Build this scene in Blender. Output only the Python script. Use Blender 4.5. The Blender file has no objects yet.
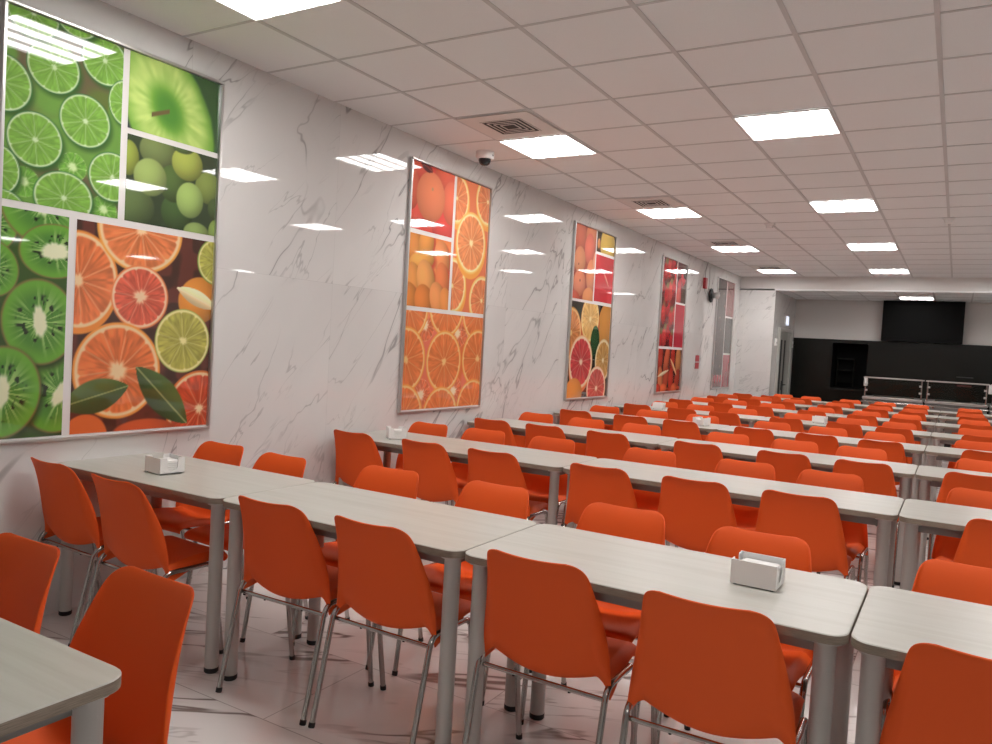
import bpy, bmesh, math, random
import numpy as np
from mathutils import Vector, Matrix

random.seed(7)
rng = np.random.RandomState(11)
SC = bpy.context.scene
COL = SC.collection
PI = math.pi

# ------------------------------------------------------------------ view / camera
SC.view_settings.view_transform = 'Standard'
SC.view_settings.look = 'None'
SC.view_settings.gamma = 1.0
SC.view_settings.use_curve_mapping = False
SC.view_settings.exposure = 0.19

CAM = (3.748, 0.0, 1.447)
CE = 3.028          # main ceiling
YEND = 15.5         # beam / pillar plane
YB = 17.7           # back wall of the serving area
XR, YN = 14.37, -2.6  # far side walls the photo does not show
PX = 0.674          # pillar width
SCE = 2.77          # ceiling of the serving area
GX, GY, T = 2.966, 5.187, 0.6   # ceiling grid origin and module


def make_camera():
    r, p, y = 0.0561, -0.0359, -0.5344
    cy, sy, cp, sp = math.cos(y), math.sin(y), math.cos(p), math.sin(p)
    f = Vector((sy * cp, cy * cp, sp))
    rt = Vector((cy, -sy, 0))
    up = rt.cross(f)
    R = rt * math.cos(r) + up * math.sin(r)
    U = up * math.cos(r) - rt * math.sin(r)
    cd = bpy.data.cameras.new('camera')
    cd.sensor_width = 36
    cd.lens = 36 * 777.6 / 992
    cd.clip_start = 0.02
    o = bpy.data.objects.new('camera', cd)
    COL.objects.link(o)
    o.matrix_world = Matrix(((R.x, U.x, -f.x, CAM[0]), (R.y, U.y, -f.y, CAM[1]),
                             (R.z, U.z, -f.z, CAM[2]), (0, 0, 0, 1)))
    SC.camera = o


make_camera()

# ------------------------------------------------------------------ materials


def lin(c):
    c = np.asarray(c, float) / 255.0
    return np.where(c <= 0.04045, c / 12.92, ((c + 0.055) / 1.055) ** 2.4)


def principled(name, color, rough=0.5, metal=0.0, spec=0.5, coat=0.0):
    m = bpy.data.materials.new(name)
    m.use_nodes = True
    b = m.node_tree.nodes['Principled BSDF']
    b.inputs['Base Color'].default_value = (*color, 1)
    b.inputs['Roughness'].default_value = rough
    b.inputs['Metallic'].default_value = metal
    b.inputs['Specular IOR Level'].default_value = spec
    b.inputs['Coat Weight'].default_value = coat
    b.inputs['Coat Roughness'].default_value = 0.03
    return m


class G:
    """small helper round a node tree"""

    def __init__(s, m):
        s.m, s.t = m, m.node_tree
        s.b = s.t.nodes['Principled BSDF']

    def n(s, typ, **kw):
        x = s.t.nodes.new(typ)
        for k, v in kw.items():
            if k.startswith('i_'):
                x.inputs[k[2:].replace('_', ' ')].default_value = v
            else:
                setattr(x, k, v)
        return x

    def l(s, a, b):
        s.t.links.new(a, b)

    def math(s, op, a, b=None, c=None):
        x = s.n('ShaderNodeMath', operation=op)
        for i, v in enumerate((a, b, c)):
            if v is None:
                continue
            if isinstance(v, (int, float)):
                x.inputs[i].default_value = v
            else:
                s.l(v, x.inputs[i])
        return x.outputs[0]

    def ramp(s, fac, stops, interp='LINEAR'):
        x = s.n('ShaderNodeValToRGB')
        x.color_ramp.interpolation = interp
        e = x.color_ramp.elements
        while len(e) < len(stops):
            e.new(0.5)
        for el, (p, c) in zip(e, stops):
            el.position = p
            el.color = (*c, 1) if len(c) == 3 else c
        s.l(fac, x.inputs[0])
        return x.outputs[0]

    def mix(s, fac, a, b, blend='MIX'):
        x = s.n('ShaderNodeMix', data_type='RGBA', blend_type=blend)
        for i, v in ((0, fac), (6, a), (7, b)):
            if isinstance(v, (int, float)):
                x.inputs[i].default_value = v
            elif isinstance(v, (tuple, list)):
                x.inputs[i].default_value = (*v, 1)
            else:
                s.l(v, x.inputs[i])
        return x.outputs[2]


def marble(name, base, vein, planar, angle, rough, seams, strength=1.0, scale=1.0, spec=0.5, vw=0.009):
    """veined stone: planar 'wall' uses (x+y, z), 'floor' uses (x, y)"""
    m = principled(name, base, rough, spec=spec)
    g = G(m)
    tc = g.n('ShaderNodeTexCoord')
    sep = g.n('ShaderNodeSeparateXYZ')
    g.l(tc.outputs['Object'], sep.inputs[0])
    X, Y, Z = sep.outputs
    if planar == 'wall':
        h, v = g.math('ADD', X, Y), Z
    else:
        h, v = X, Y
    hs, vs, off, bw, bh, brick = seams
    # slabs: every slab has its own piece of the pattern
    vi = g.math('FLOOR', g.math('DIVIDE', g.math('SUBTRACT', v, vs), bh))
    sh = g.math('MULTIPLY', g.math('MODULO', g.math('ABSOLUTE', vi), 2.0), off * bw)
    hh = g.math('SUBTRACT', g.math('SUBTRACT', h, hs), sh)
    hi = g.math('FLOOR', g.math('DIVIDE', hh, bw))
    ca, sa = math.cos(angle), math.sin(angle)
    u = g.math('ADD', g.math('MULTIPLY', h, ca), g.math('MULTIPLY', v, sa))
    w = g.math('SUBTRACT', g.math('MULTIPLY', v, ca), g.math('MULTIPLY', h, sa))
    seedz = g.math('ADD', g.math('MULTIPLY', hi, brick * 3.7), g.math('MULTIPLY', vi, brick * 7.3))

    def vec(a, b):
        c = g.n('ShaderNodeCombineXYZ')
        g.l(g.math('MULTIPLY', u, a * scale), c.inputs[0])
        g.l(g.math('MULTIPLY', w, b * scale), c.inputs[1])
        g.l(seedz, c.inputs[2])
        return c.outputs[0]

    def noise(vv, sc, det, dist=0.0, rgh=0.5):
        x = g.n('ShaderNodeTexNoise')
        x.inputs['Scale'].default_value = sc
        x.inputs['Detail'].default_value = det
        x.inputs['Distortion'].default_value = dist
        x.inputs['Roughness'].default_value = rgh
        g.l(vv, x.inputs['Vector'])
        return x.outputs['Fac']

    def ridge(n, width):
        d = g.math('ABSOLUTE', g.math('SUBTRACT', n, 0.5))
        mr = g.n('ShaderNodeMapRange', interpolation_type='SMOOTHSTEP')
        mr.inputs['From Min'].default_value = width
        mr.inputs['From Max'].default_value = 0.0
        g.l(d, mr.inputs['Value'])
        return mr.outputs[0]

    n1 = noise(vec(0.45, 1.7), 1.0, 4.0, 0.5, 0.56)
    n2 = noise(vec(0.7, 3.0), 1.0, 4.0, 0.6, 0.55)
    mask = g.ramp(noise(vec(0.8, 1.0), 1.3, 2.0), [(0.40, (0, 0, 0)), (0.56, (1, 1, 1))])
    mask2 = g.ramp(noise(vec(1.1, 1.4), 1.7, 2.0), [(0.45, (0, 0, 0)), (0.65, (1, 1, 1))])
    v1 = g.math('MULTIPLY', ridge(n1, vw), mask)
    v1b = g.math('MULTIPLY', ridge(n1, vw * 5), g.math('MULTIPLY', mask, 0.10))
    v2 = g.math('MULTIPLY', ridge(n2, vw), g.math('MULTIPLY', mask2, 0.6))
    tot = g.math('MINIMUM', g.math('ADD', g.math('ADD', v1, v1b), v2), 1.0)
    tot = g.math('MULTIPLY', tot, strength)
    cloud = noise(vec(0.8, 1.4), 0.9, 3.0)
    basec = g.ramp(cloud, [(0.3, tuple(c * 0.93 for c in base)), (0.7, tuple(min(1, c * 1.04) for c in base))])
    col = g.mix(tot, basec, vein)
    # joints
    fx = g.math('FRACT', g.math('DIVIDE', hh, bw))
    fy = g.math('FRACT', g.math('DIVIDE', g.math('SUBTRACT', v, vs), bh))
    dx = g.math('MULTIPLY', g.math('MINIMUM', fx, g.math('SUBTRACT', 1.0, fx)), bw)
    dy = g.math('MULTIPLY', g.math('MINIMUM', fy, g.math('SUBTRACT', 1.0, fy)), bh)
    d = g.math('MINIMUM', dx, dy)
    j = g.math('LESS_THAN', d, 0.0014 if planar == 'wall' else 0.0022)
    col = g.mix(g.math('MULTIPLY', j, 0.18 if planar == 'wall' else 0.6), col, (0.25, 0.23, 0.22))
    g.l(col, g.b.inputs['Base Color'])
    return m


WHITE = (0.74, 0.715, 0.695)
M = {}
M['marble'] = marble('marble_wall', (0.765, 0.75, 0.735), (0.30, 0.29, 0.285), 'wall', math.radians(50), 0.018,
                     (0.45, 0.0, 0.0, 1.2, 1.8, 0.13), 0.78)
M['marble_pillar'] = marble('marble_pillar', (0.765, 0.75, 0.735), (0.40, 0.39, 0.38), 'wall', math.radians(42), 0.05,
                            (0.0, 0.0, 0.0, 1.2, 0.6, 0.1), 0.7, 1.3)
M['floor'] = marble('marble_floor', (0.80, 0.785, 0.77), (0.17, 0.135, 0.12), 'floor', math.radians(28), 0.12,
                    (1.61, 2.05, 0.5, 1.2, 0.6, 0.6), 0.9, 1.1, vw=0.017)


def plaster(name, col, bump=0.02, scale=220, rough=0.85):
    m = principled(name, col, rough, spec=0.25)
    g = G(m)
    tc = g.n('ShaderNodeTexCoord')
    n = g.n('ShaderNodeTexNoise')
    n.inputs['Scale'].default_value = scale
    n.inputs['Detail'].default_value = 2
    g.l(tc.outputs['Object'], n.inputs['Vector'])
    b = g.n('ShaderNodeBump')
    b.inputs['Strength'].default_value = bump * 5
    b.inputs['Distance'].default_value = 0.002
    g.l(n.outputs['Fac'], b.inputs['Height'])
    g.l(b.outputs[0], g.b.inputs['Normal'])
    g.l(g.ramp(n.outputs['Fac'], [(0.3, tuple(c * 0.95 for c in col)), (0.7, col)]), g.b.inputs['Base Color'])
    return m


M['tile'] = plaster('ceiling_tile', (0.90, 0.90, 0.905))
M['grid'] = principled('ceiling_grid', (0.62, 0.61, 0.61), 0.5)
M['paint'] = plaster('wall_paint', (0.74, 0.72, 0.70), 0.01, 90)


def wood():
    m = principled('pale_wood', (0.62, 0.60, 0.55), 0.33, spec=0.45)
    g = G(m)
    tc = g.n('ShaderNodeTexCoord')
    mp = g.n('ShaderNodeMapping')
    oi = g.n('ShaderNodeObjectInfo')
    mp.inputs['Scale'].default_value = (1.6, 26, 1)
    g.l(tc.outputs['Object'], mp.inputs['Vector'])
    cmb = g.n('ShaderNodeCombineXYZ')
    g.l(g.math('MULTIPLY', oi.outputs['Random'], 50.0), cmb.inputs[0])
    g.l(g.math('MULTIPLY', oi.outputs['Random'], 31.0), cmb.inputs[1])
    g.l(cmb.outputs[0], mp.inputs['Location'])
    n = g.n('ShaderNodeTexNoise')
    n.inputs['Scale'].default_value = 1.0
    n.inputs['Detail'].default_value = 6
    n.inputs['Roughness'].default_value = 0.65
    n.inputs['Distortion'].default_value = 0.4
    g.l(mp.outputs[0], n.inputs['Vector'])
    c = g.ramp(n.outputs['Fac'], [(0.28, (0.475, 0.455, 0.405)), (0.5, (0.525, 0.51, 0.462)), (0.75, (0.565, 0.55, 0.505))])
    g.l(c, g.b.inputs['Base Color'])
    return m


def edgewood():
    m = principled('edge_band', (0.24, 0.19, 0.15), 0.5)
    g = G(m)
    tc = g.n('ShaderNodeTexCoord')
    mp = g.n('ShaderNodeMapping')
    mp.inputs['Scale'].default_value = (6, 6, 220)
    g.l(tc.outputs['Object'], mp.inputs['Vector'])
    n = g.n('ShaderNodeTexNoise')
    n.inputs['Detail'].default_value = 4
    g.l(mp.outputs[0], n.inputs['Vector'])
    g.l(g.ramp(n.outputs['Fac'], [(0.3, (0.19, 0.145, 0.11)), (0.7, (0.34, 0.28, 0.22))]), g.b.inputs['Base Color'])
    return m


def orange():
    m = principled('orange_plastic', (0.85, 0.10, 0.012), 0.55, spec=0.25)
    g = G(m)
    tc = g.n('ShaderNodeTexCoord')
    n = g.n('ShaderNodeTexNoise')
    n.inputs['Scale'].default_value = 260
    n.inputs['Detail'].default_value = 2
    g.l(tc.outputs['Object'], n.inputs['Vector'])
    b = g.n('ShaderNodeBump')
    b.inputs['Strength'].default_value = 0.12
    b.inputs['Distance'].default_value = 0.001
    g.l(n.outputs['Fac'], b.inputs['Height'])
    g.l(b.outputs[0], g.b.inputs['Normal'])
    oi = g.n('ShaderNodeObjectInfo')
    g.l(g.ramp(oi.outputs['Random'], [(0, (0.83, 0.104, 0.014)), (1, (0.88, 0.120, 0.019))]), g.b.inputs['Base Color'])
    return m


M['wood'], M['edge'], M['orange'] = wood(), edgewood(), orange()
M['chrome'] = principled('chrome', (0.46, 0.44, 0.42), 0.16, 1.0)
M['steel'] = principled('steel', (0.68, 0.67, 0.65), 0.3, 1.0)
M['silver'] = principled('silver_paint', (0.58, 0.555, 0.525), 0.4, 0.1)
M['rail'] = principled('dark_grey_frame', (0.26, 0.25, 0.24), 0.5, 0.2)
M['rubber'] = principled('black_rubber', (0.012, 0.012, 0.012), 0.6)
M['whiteplastic'] = principled('white_plastic', (0.90, 0.89, 0.875), 0.35)
M['paper'] = principled('paper', (0.86, 0.85, 0.83), 0.9, spec=0.1)
M['alu'] = principled('aluminium', (0.62, 0.61, 0.60), 0.3, 0.9)
M['board'] = principled('white_board', (0.80, 0.775, 0.76), 0.12)
M['black'] = principled('black_cladding', (0.008, 0.009, 0.007), 0.22, spec=0.28)
M['blackmatt'] = principled('black_matt', (0.005, 0.005, 0.005), 0.7, spec=0.12)
M['darkplastic'] = principled('dark_plastic', (0.02, 0.02, 0.022), 0.15)
M['red'] = principled('red_plastic', (0.42, 0.02, 0.03), 0.4)
M['darkred'] = principled('dark_red', (0.10, 0.012, 0.010), 0.5)
M['doorgrey'] = principled('grey_door', (0.36, 0.37, 0.34), 0.45)
M['doorframe'] = principled('grey_door_frame', (0.48, 0.48, 0.45), 0.4)
M['ventdark'] = principled('vent_dark', (0.03, 0.03, 0.03), 0.7)
M['ventwhite'] = principled('vent_white', (0.76, 0.725, 0.70), 0.5)
M['cable'] = principled('grey_cable', (0.35, 0.31, 0.32), 0.5)
M['text'] = principled('pale_lettering', (0.20, 0.20, 0.19), 0.5)

mg = bpy.data.materials.new('clear_glass')
mg.use_nodes = True
nt = mg.node_tree
nt.nodes.clear()
_o = nt.nodes.new('ShaderNodeOutputMaterial')
_g = nt.nodes.new('ShaderNodeBsdfGlossy')
_g.inputs['Roughness'].default_value = 0.02
_t = nt.nodes.new('ShaderNodeBsdfTransparent')
_t.inputs['Color'].default_value = (0.90, 0.92, 0.90, 1)
_f = nt.nodes.new('ShaderNodeFresnel')
_f.inputs['IOR'].default_value = 1.2
_m = nt.nodes.new('ShaderNodeMixShader')
nt.links.new(_f.outputs[0], _m.inputs[0])
nt.links.new(_t.outputs[0], _m.inputs[1])
nt.links.new(_g.outputs[0], _m.inputs[2])
nt.links.new(_m.outputs[0], _o.inputs[0])
M['glass'] = mg


def lamp_material(name, base, tube, color=(1.0, 0.975, 0.95)):
    """lit louvre panel: four tubes behind it give four brighter bands"""
    m = principled(name, (0.8, 0.8, 0.8), 0.4)
    g = G(m)
    tc = g.n('ShaderNodeTexCoord')
    sep = g.n('ShaderNodeSeparateXYZ')
    g.l(tc.outputs['Object'], sep.inputs[0])
    f = g.math('FRACT', g.math('DIVIDE', g.math('ADD', sep.outputs[0], 0.28), 0.14))
    d = g.math('ABSOLUTE', g.math('SUBTRACT', f, 0.5))
    mr = g.n('ShaderNodeMapRange', interpolation_type='SMOOTHSTEP')
    mr.inputs['From Min'].default_value = 0.40
    mr.inputs['From Max'].default_value = 0.18
    mr.inputs['To Min'].default_value = base
    mr.inputs['To Max'].default_value = tube
    g.l(d, mr.inputs['Value'])
    g.b.inputs['Emission Color'].default_value = (*color, 1)
    g.l(mr.outputs[0], g.b.inputs['Emission Strength'])
    return m


M['lamp'] = lamp_material('light_panel', 5.0, 25.0)
M['lampdim'] = lamp_material('serving_light_panel', 3.5, 9.0)
M['exit'] = principled('exit_light', (0.6, 0.65, 0.8), 0.4)
M['exit'].node_tree.nodes['Principled BSDF'].inputs['Emission Color'].default_value = (0.75, 0.82, 1, 1)
M['exit'].node_tree.nodes['Principled BSDF'].inputs['Emission Strength'].default_value = 1.0

M['print'] = principled('glossy_print', (0.5, 0.5, 0.5), 0.02, spec=0.5, coat=0.5)
_gp = G(M['print'])
_at = _gp.n('ShaderNodeAttribute', attribute_name='ink')
_gp.l(_at.outputs['Color'], _gp.b.inputs['Base Color'])

# ------------------------------------------------------------------ mesh helpers


class MB:
    """collects geometry, then becomes ONE mesh object"""

    def __init__(s):
        s.v, s.f, s.mi, s.sm = [], [], [], []

    def add(s, vs, fs, mi=0, smooth=False):
        o = len(s.v)
        s.v += [tuple(v) for v in vs]
        s.f += [tuple(i + o for i in f) for f in fs]
        s.mi += [mi] * len(fs)
        s.sm += [smooth] * len(fs)

    def box(s, x0, x1, y0, y1, z0, z1, mi=0, bev=0.0):
        if bev > 0:
            bm = bmesh.new()
            bmesh.ops.create_cube(bm, size=1)
            for v in bm.verts:
                v.co = Vector((x0 + (v.co.x + .5) * (x1 - x0), y0 + (v.co.y + .5) * (y1 - y0), z0 + (v.co.z + .5) * (z1 - z0)))
            bmesh.ops.bevel(bm, geom=bm.edges[:] + bm.verts[:], offset=bev, segments=2, affect='EDGES', profile=0.6)
            bm.verts.index_update()
            s.add([v.co[:] for v in bm.verts], [[v.index for v in f.verts] for f in bm.faces], mi, False)
            bm.free()
            return
        vs = [(x, y, z) for z in (z0, z1) for y in (y0, y1) for x in (x0, x1)]
        s.add(vs, [(0, 2, 3, 1), (4, 5, 7, 6), (0, 1, 5, 4), (2, 6, 7, 3), (0, 4, 6, 2), (1, 3, 7, 5)], mi)

    def quad(s, a, b, c, d, mi=0):
        s.add([a, b, c, d], [(0, 1, 2, 3)], mi)

    def tube(s, pts, r, n=10, mi=0, caps=True, r_end=None):
        pts = [Vector(p) for p in pts]
        rings = []
        t0 = (pts[1] - pts[0]).normalized()
        ref = Vector((0, 0, 1)) if abs(t0.z) < 0.9 else Vector((1, 0, 0))
        nrm = (ref - t0 * ref.dot(t0)).normalized()
        for i, p in enumerate(pts):
            if i == 0:
                t = t0
            elif i == len(pts) - 1:
                t = (pts[-1] - pts[-2]).normalized()
            else:
                t = ((pts[i] - pts[i - 1]).normalized() + (pts[i + 1] - pts[i]).normalized()).normalized()
            nrm = (nrm - t * nrm.dot(t)).normalized()
            bn = t.cross(nrm)
            rr = r if r_end is None else r + (r_end - r) * i / (len(pts) - 1)
            rings.append([p + (nrm * math.cos(a) + bn * math.sin(a)) * rr for a in [2 * PI * k / n for k in range(n)]])
        vs = [v for rg in rings for v in rg]
        fs = []
        for i in range(len(pts) - 1):
            for k in range(n):
                fs.append((i * n + k, i * n + (k + 1) % n, (i + 1) * n + (k + 1) % n, (i + 1) * n + k))
        s.add(vs, fs, mi, True)
        if caps:
            s.add(rings[0], [tuple(reversed(range(n)))], mi)
            s.add(rings[-1], [tuple(range(n))], mi)

    def lathe(s, prof, center=(0, 0, 0), n=24, mi=0, axis='z'):
        vs, fs = [], []
        for r, h in prof:
            for k in range(n):
                a = 2 * PI * k / n
                p = (r * math.cos(a), r * math.sin(a), h)
                if axis == 'x':
                    p = (h, p[0], p[1])
                if axis == 'y':
                    p = (p[1], h, p[0])
                vs.append((p[0] + center[0], p[1] + center[1], p[2] + center[2]))
        for i in range(len(prof) - 1):
            for k in range(n):
                fs.append((i * n + k, i * n + (k + 1) % n, (i + 1) * n + (k + 1) % n, (i + 1) * n + k))
        s.add(vs, fs, mi, True)
        s.add(vs[:n], [tuple(reversed(range(n)))], mi)
        s.add(vs[-n:], [tuple(range(n))], mi)

    def mesh(s, name, mats):
        me = bpy.data.meshes.new(name)
        me.from_pydata(s.v, [], s.f)
        for m in (mats if isinstance(mats, (list, tuple)) else [mats]):
            me.materials.append(m)
        me.polygons.foreach_set('material_index', s.mi)
        me.polygons.foreach_set('use_smooth', s.sm)
        me.update()
        return me

    def build(s, name, mats, parent=None, label=None):
        return link(name, s.mesh(name, mats), parent, label)


def link(name, me, parent=None, label=None):
    o = bpy.data.objects.new(name, me)
    COL.objects.link(o)
    if parent:
        o.parent = parent
    if label:
        o['label'] = label
    return o


def tag(o, label, cat, group=None):
    o['label'], o['category'] = label, cat
    if group:
        o['group'] = group
    return o


def thing(name, label, cat, loc=(0, 0, 0), rz=0.0, group=None):
    o = bpy.data.objects.new(name, None)
    o.empty_display_size = 0.1
    COL.objects.link(o)
    o.location = loc
    o.rotation_euler = (0, 0, rz)
    return tag(o, label, cat, group)


def copy_tree(o, parent=None, skip=()):
    c = o.copy()
    COL.objects.link(c)
    if parent:
        c.parent = parent
    for ch in list(o.children):
        if ch.name.split('.')[0] not in skip:
            copy_tree(ch, c, skip)
    return c


def struct(o):
    o['kind'] = 'structure'
    return o


def fillet(pts, rad, n=6):
    """polyline with its inner corners rounded"""
    pts = [Vector(p) for p in pts]
    out = [pts[0]]
    for i in range(1, len(pts) - 1):
        a, b, c = pts[i - 1], pts[i], pts[i + 1]
        d1, d2 = (a - b).normalized(), (c - b).normalized()
        r = min(rad, (a - b).length * .49, (c - b).length * .49)
        p0, p1 = b + d1 * r, b + d2 * r
        for k in range(n + 1):
            t = k / n
            out.append(p0 * (1 - t) ** 2 + b * 2 * t * (1 - t) + p1 * t * t)
    out.append(pts[-1])
    return out


# ------------------------------------------------------------------ room shell
b = MB(); b.box(0, XR, YN, YB + .6, -0.08, 0); struct(b.build('floor', M['floor']))
b = MB(); b.box(-0.15, 0, YN, YEND, 0, CE); struct(b.build('wall_left', M['marble']))
b = MB(); b.box(XR, XR + .15, YN, YB, 0, CE); struct(b.build('wall_right', M['paint']))
b = MB(); b.box(0, XR, YN - .15, YN, 0, CE); struct(b.build('wall_back', M['paint']))
b = MB(); b.box(-.15, PX, YEND, YB, 0, SCE); struct(b.build('wall_pillar', M['marble_pillar']))
b = MB(); b.box(-.15, XR, YEND, YEND + .25, SCE + .03, CE + .05); struct(b.build('wall_beam', M['paint']))
b = MB(); b.box(-.15, XR + .15, YN - .15, YEND, CE, CE + .1); struct(b.build('ceiling', M['tile']))
b = MB(); b.box(PX - .02, XR, YEND, YB + .1, SCE, SCE + .03); struct(b.build('ceiling.001', M['tile']))

# ceiling grid bars
b = MB()
i0, i1 = -4, 19
for i in range(i0, i1):
    x = GX + i * T
    b.box(x - .012, x + .012, YN, YEND, CE - .004, CE + .001)
for j in range(-16, 18):
    y = GY + j * T
    if YN < y < YEND:
        b.box(0, XR, y - .009, y + .009, CE - .003, CE + .001)
struct(b.build('trim_1', M['grid']))
b = MB()
for i in range(-3, 19):
    x = GX - .27 + i * T
    if x > PX:
        b.box(x - .012, x + .012, YEND, YB, SCE - .004, SCE + .001)
for y in (15.93, 16.53, 17.13):
    b.box(PX, XR, y - .01, y + .01, SCE - .003, SCE + .001)
struct(b.build('trim_2', M['grid']))

# back wall of the serving area with a hatch opening; black cladding below
HX0, HX1, HZ0, HZ1 = 1.46, 2.15, 0.93, 1.88
BZ = 1.945


def holed(mb, x0, x1, z0, z1, y0, y1):
    mb.box(x0, HX0, y0, y1, z0, z1)
    mb.box(HX1, x1, y0, y1, z0, z1)
    if z0 < HZ0:
        mb.box(HX0, HX1, y0, y1, z0, HZ0)
    mb.box(HX0, HX1, y0, y1, HZ1, z1)


b = MB(); holed(b, PX, XR, 0, SCE, YB, YB + .15); struct(b.build('wall_far', M['paint']))
b = MB(); holed(b, PX + .001, XR, 0, BZ, YB - .02, YB - .001); struct(b.build('wall_cladding', M['black']))
b = MB()
b.box(HX0, HX1, YB + .58, YB + .6, HZ0, HZ1)
b.box(HX0, HX0 + .012, YB - .021, YB + .58, HZ0, HZ1); b.box(HX1 - .012, HX1, YB - .021, YB + .58, HZ0, HZ1)
b.box(HX0 + .012, HX1 - .012, YB - .021, YB + .58, HZ1 - .012, HZ1); b.box(HX0 + .012, HX1 - .012, YB - .021, YB + .58, HZ0, HZ0 + .012)
struct(b.build('wall_hatch', M['blackmatt']))
b = MB(); b.box(HX0 - .06, HX1 + .05, YB - .16, YB - .021, HZ0 - .05, HZ0 - .012, 0, .004)
tag(b.build('hatch_shelf', M['black']), 'dark grey shelf under the black serving hatch', 'shelf')
# dark unit in the hatch
t = thing('kitchen_rack', 'barely visible dark rack inside the black serving hatch', 'rack', (1.70, YB + .40, HZ0 + .0125))
b = MB()
for x in (-.16, .16):
    for y in (-.08, .08):
        b.tube([(x, y, 0), (x, y, .62)], .012, 8)
b.build('upright', M['black'], t)
for z in (.12, .36, .6):
    b = MB(); b.box(-.17, .17, -.09, .09, z, z + .015); b.build('shelf', M['black'], t)

# black extractor hood / screen box above the cladding
t = thing('black_screen', 'large black rectangular box on the white wall above the serving line', 'screen', (0, 0, 0))
b = MB(); b.box(2.38, 3.80, YB - .22, YB - .0005, BZ + .005, SCE - .008, 0, .006); b.build('housing', M['blackmatt'], t)
b = MB(); b.box(2.41, 3.77, YB - .224, YB - .22, BZ + .035, SCE - .04); b.build('front_panel', M['blackmatt'], t)

# door in the side of the pillar
d = bpy.data.objects.new('door_1', None); COL.objects.link(d); struct(d)
DY0, DY1, DZ = 16.03, 17.2, 2.02
b = MB()
b.box(PX + .001, PX + .05, DY0 - .07, DY0, 0, DZ + .07)
b.box(PX + .001, PX + .05, DY1, DY1 + .07, 0, DZ + .07)
b.box(PX + .001, PX + .05, DY0, DY1, DZ, DZ + .07)
b.build('door_frame', M['doorframe'], d)
b = MB(); b.box(PX + .001, PX + .03, DY0 + .004, DY0 + .8, .008, DZ - .004, 0, .003); leaf = b.build('door_leaf', M['doorgrey'], d)
b = MB(); b.box(PX + .001, PX + .026, DY0 + .81, DY1 - .004, .008, DZ - .004, 0, .003); b.build('side_leaf', M['doorframe'], d)
b = MB()
b.box(PX + .03, PX + .034, DY0 + .12, DY0 + .27, .25, 1.85)
b.box(PX + .03, PX + .034, DY0 + .48, DY0 + .62, .25, 1.85)
b.build('glazing_strip', M['ventdark'], leaf)
b = MB()
b.box(PX + .03, PX + .04, DY0 + .40, DY0 + .45, .84, 1.03)
b.tube([(PX + .035, DY0 + .425, .95), (PX + .085, DY0 + .425, .95)], .012, 8)
b.tube([(PX + .08, DY0 + .425, .95), (PX + .08, DY0 + .60, .95)], .011, 8)
b.build('door_handle', M['rubber'], leaf)
t = thing('exit_sign', 'small glowing blue-white exit sign above the grey door', 'sign', (PX, 16.70, 2.25))
b = MB(); b.box(.001, .03, -.15, .15, -.10, .10, 0, .004); b.build('casing', M['whiteplastic'], t)
b = MB(); b.box(.03, .034, -.13, .13, -.085, .085); b.build('lit_panel', M['exit'], t)
for y, lb in ((15.76, 'small white wall sensor between the pillar corner and the grey door'),
              (17.47, 'small white wall sensor between the grey door and the black wall')):
    t = thing('wall_sensor', lb, 'sensor', (PX, y, 1.79), 0)
    b = MB(); b.box(.001, .03, -.06, .06, -.07, .07, 0, .008); b.build('casing', M['whiteplastic'], t)
    b = MB(); b.box(.03, .034, -.02, .02, -.03, .0); b.build('lens', M['cable'], t)

# ------------------------------------------------------------------ ceiling lights, vents, detectors
ORD = ['zeroth', 'first', 'second', 'third', 'fourth', 'fifth', 'sixth', 'seventh', 'eighth']


def light_proto(mat):
    t = thing('ceiling_light', '', 'ceiling light')
    b = MB()
    h = .296
    for x0, x1, y0, y1 in ((-h, h, -h, -h + .012), (-h, h, h - .012, h), (-h, -h + .012, -h + .012, h - .012), (h - .012, h, -h + .012, h - .012)):
        b.box(x0, x1, y0, y1, -.010, -.0005)
    b.build('frame', M['whiteplastic'], t)
    b = MB(); b.box(-h + .0125, h - .0125, -h + .0125, h - .0125, -.006, -.001); b.build('diffuser', mat, t)
    return t


lp = light_proto(M['lamp'])
first = True
cols = [-4, -1, 2, 16]
for ci, i in enumerate(cols):
    for rj, j in enumerate((15, 10, 5, 0, -5, -10)):  # third line's last panel, behind the camera, is added to brighten near chair backs
        if (i == 16 and j < 5) or (i < 2 and j < -5):
            continue
        o = lp if first else copy_tree(lp)
        first = False
        o.location = (GX + (i + .5) * T, GY + (j + .5) * T, CE - .004)
        tag(o, 'square lit ceiling panel, %s line from the marble wall, %s from the far beam' % (ORD[ci + 1], ORD[rj + 1]),
            'ceiling light', 'square ceiling light panels')
o = light_proto(M['lampdim'])
o.location = (2.99, 16.83, SCE - .004)
tag(o, 'square light panel in the lower ceiling in front of the black box', 'ceiling light')

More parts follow.
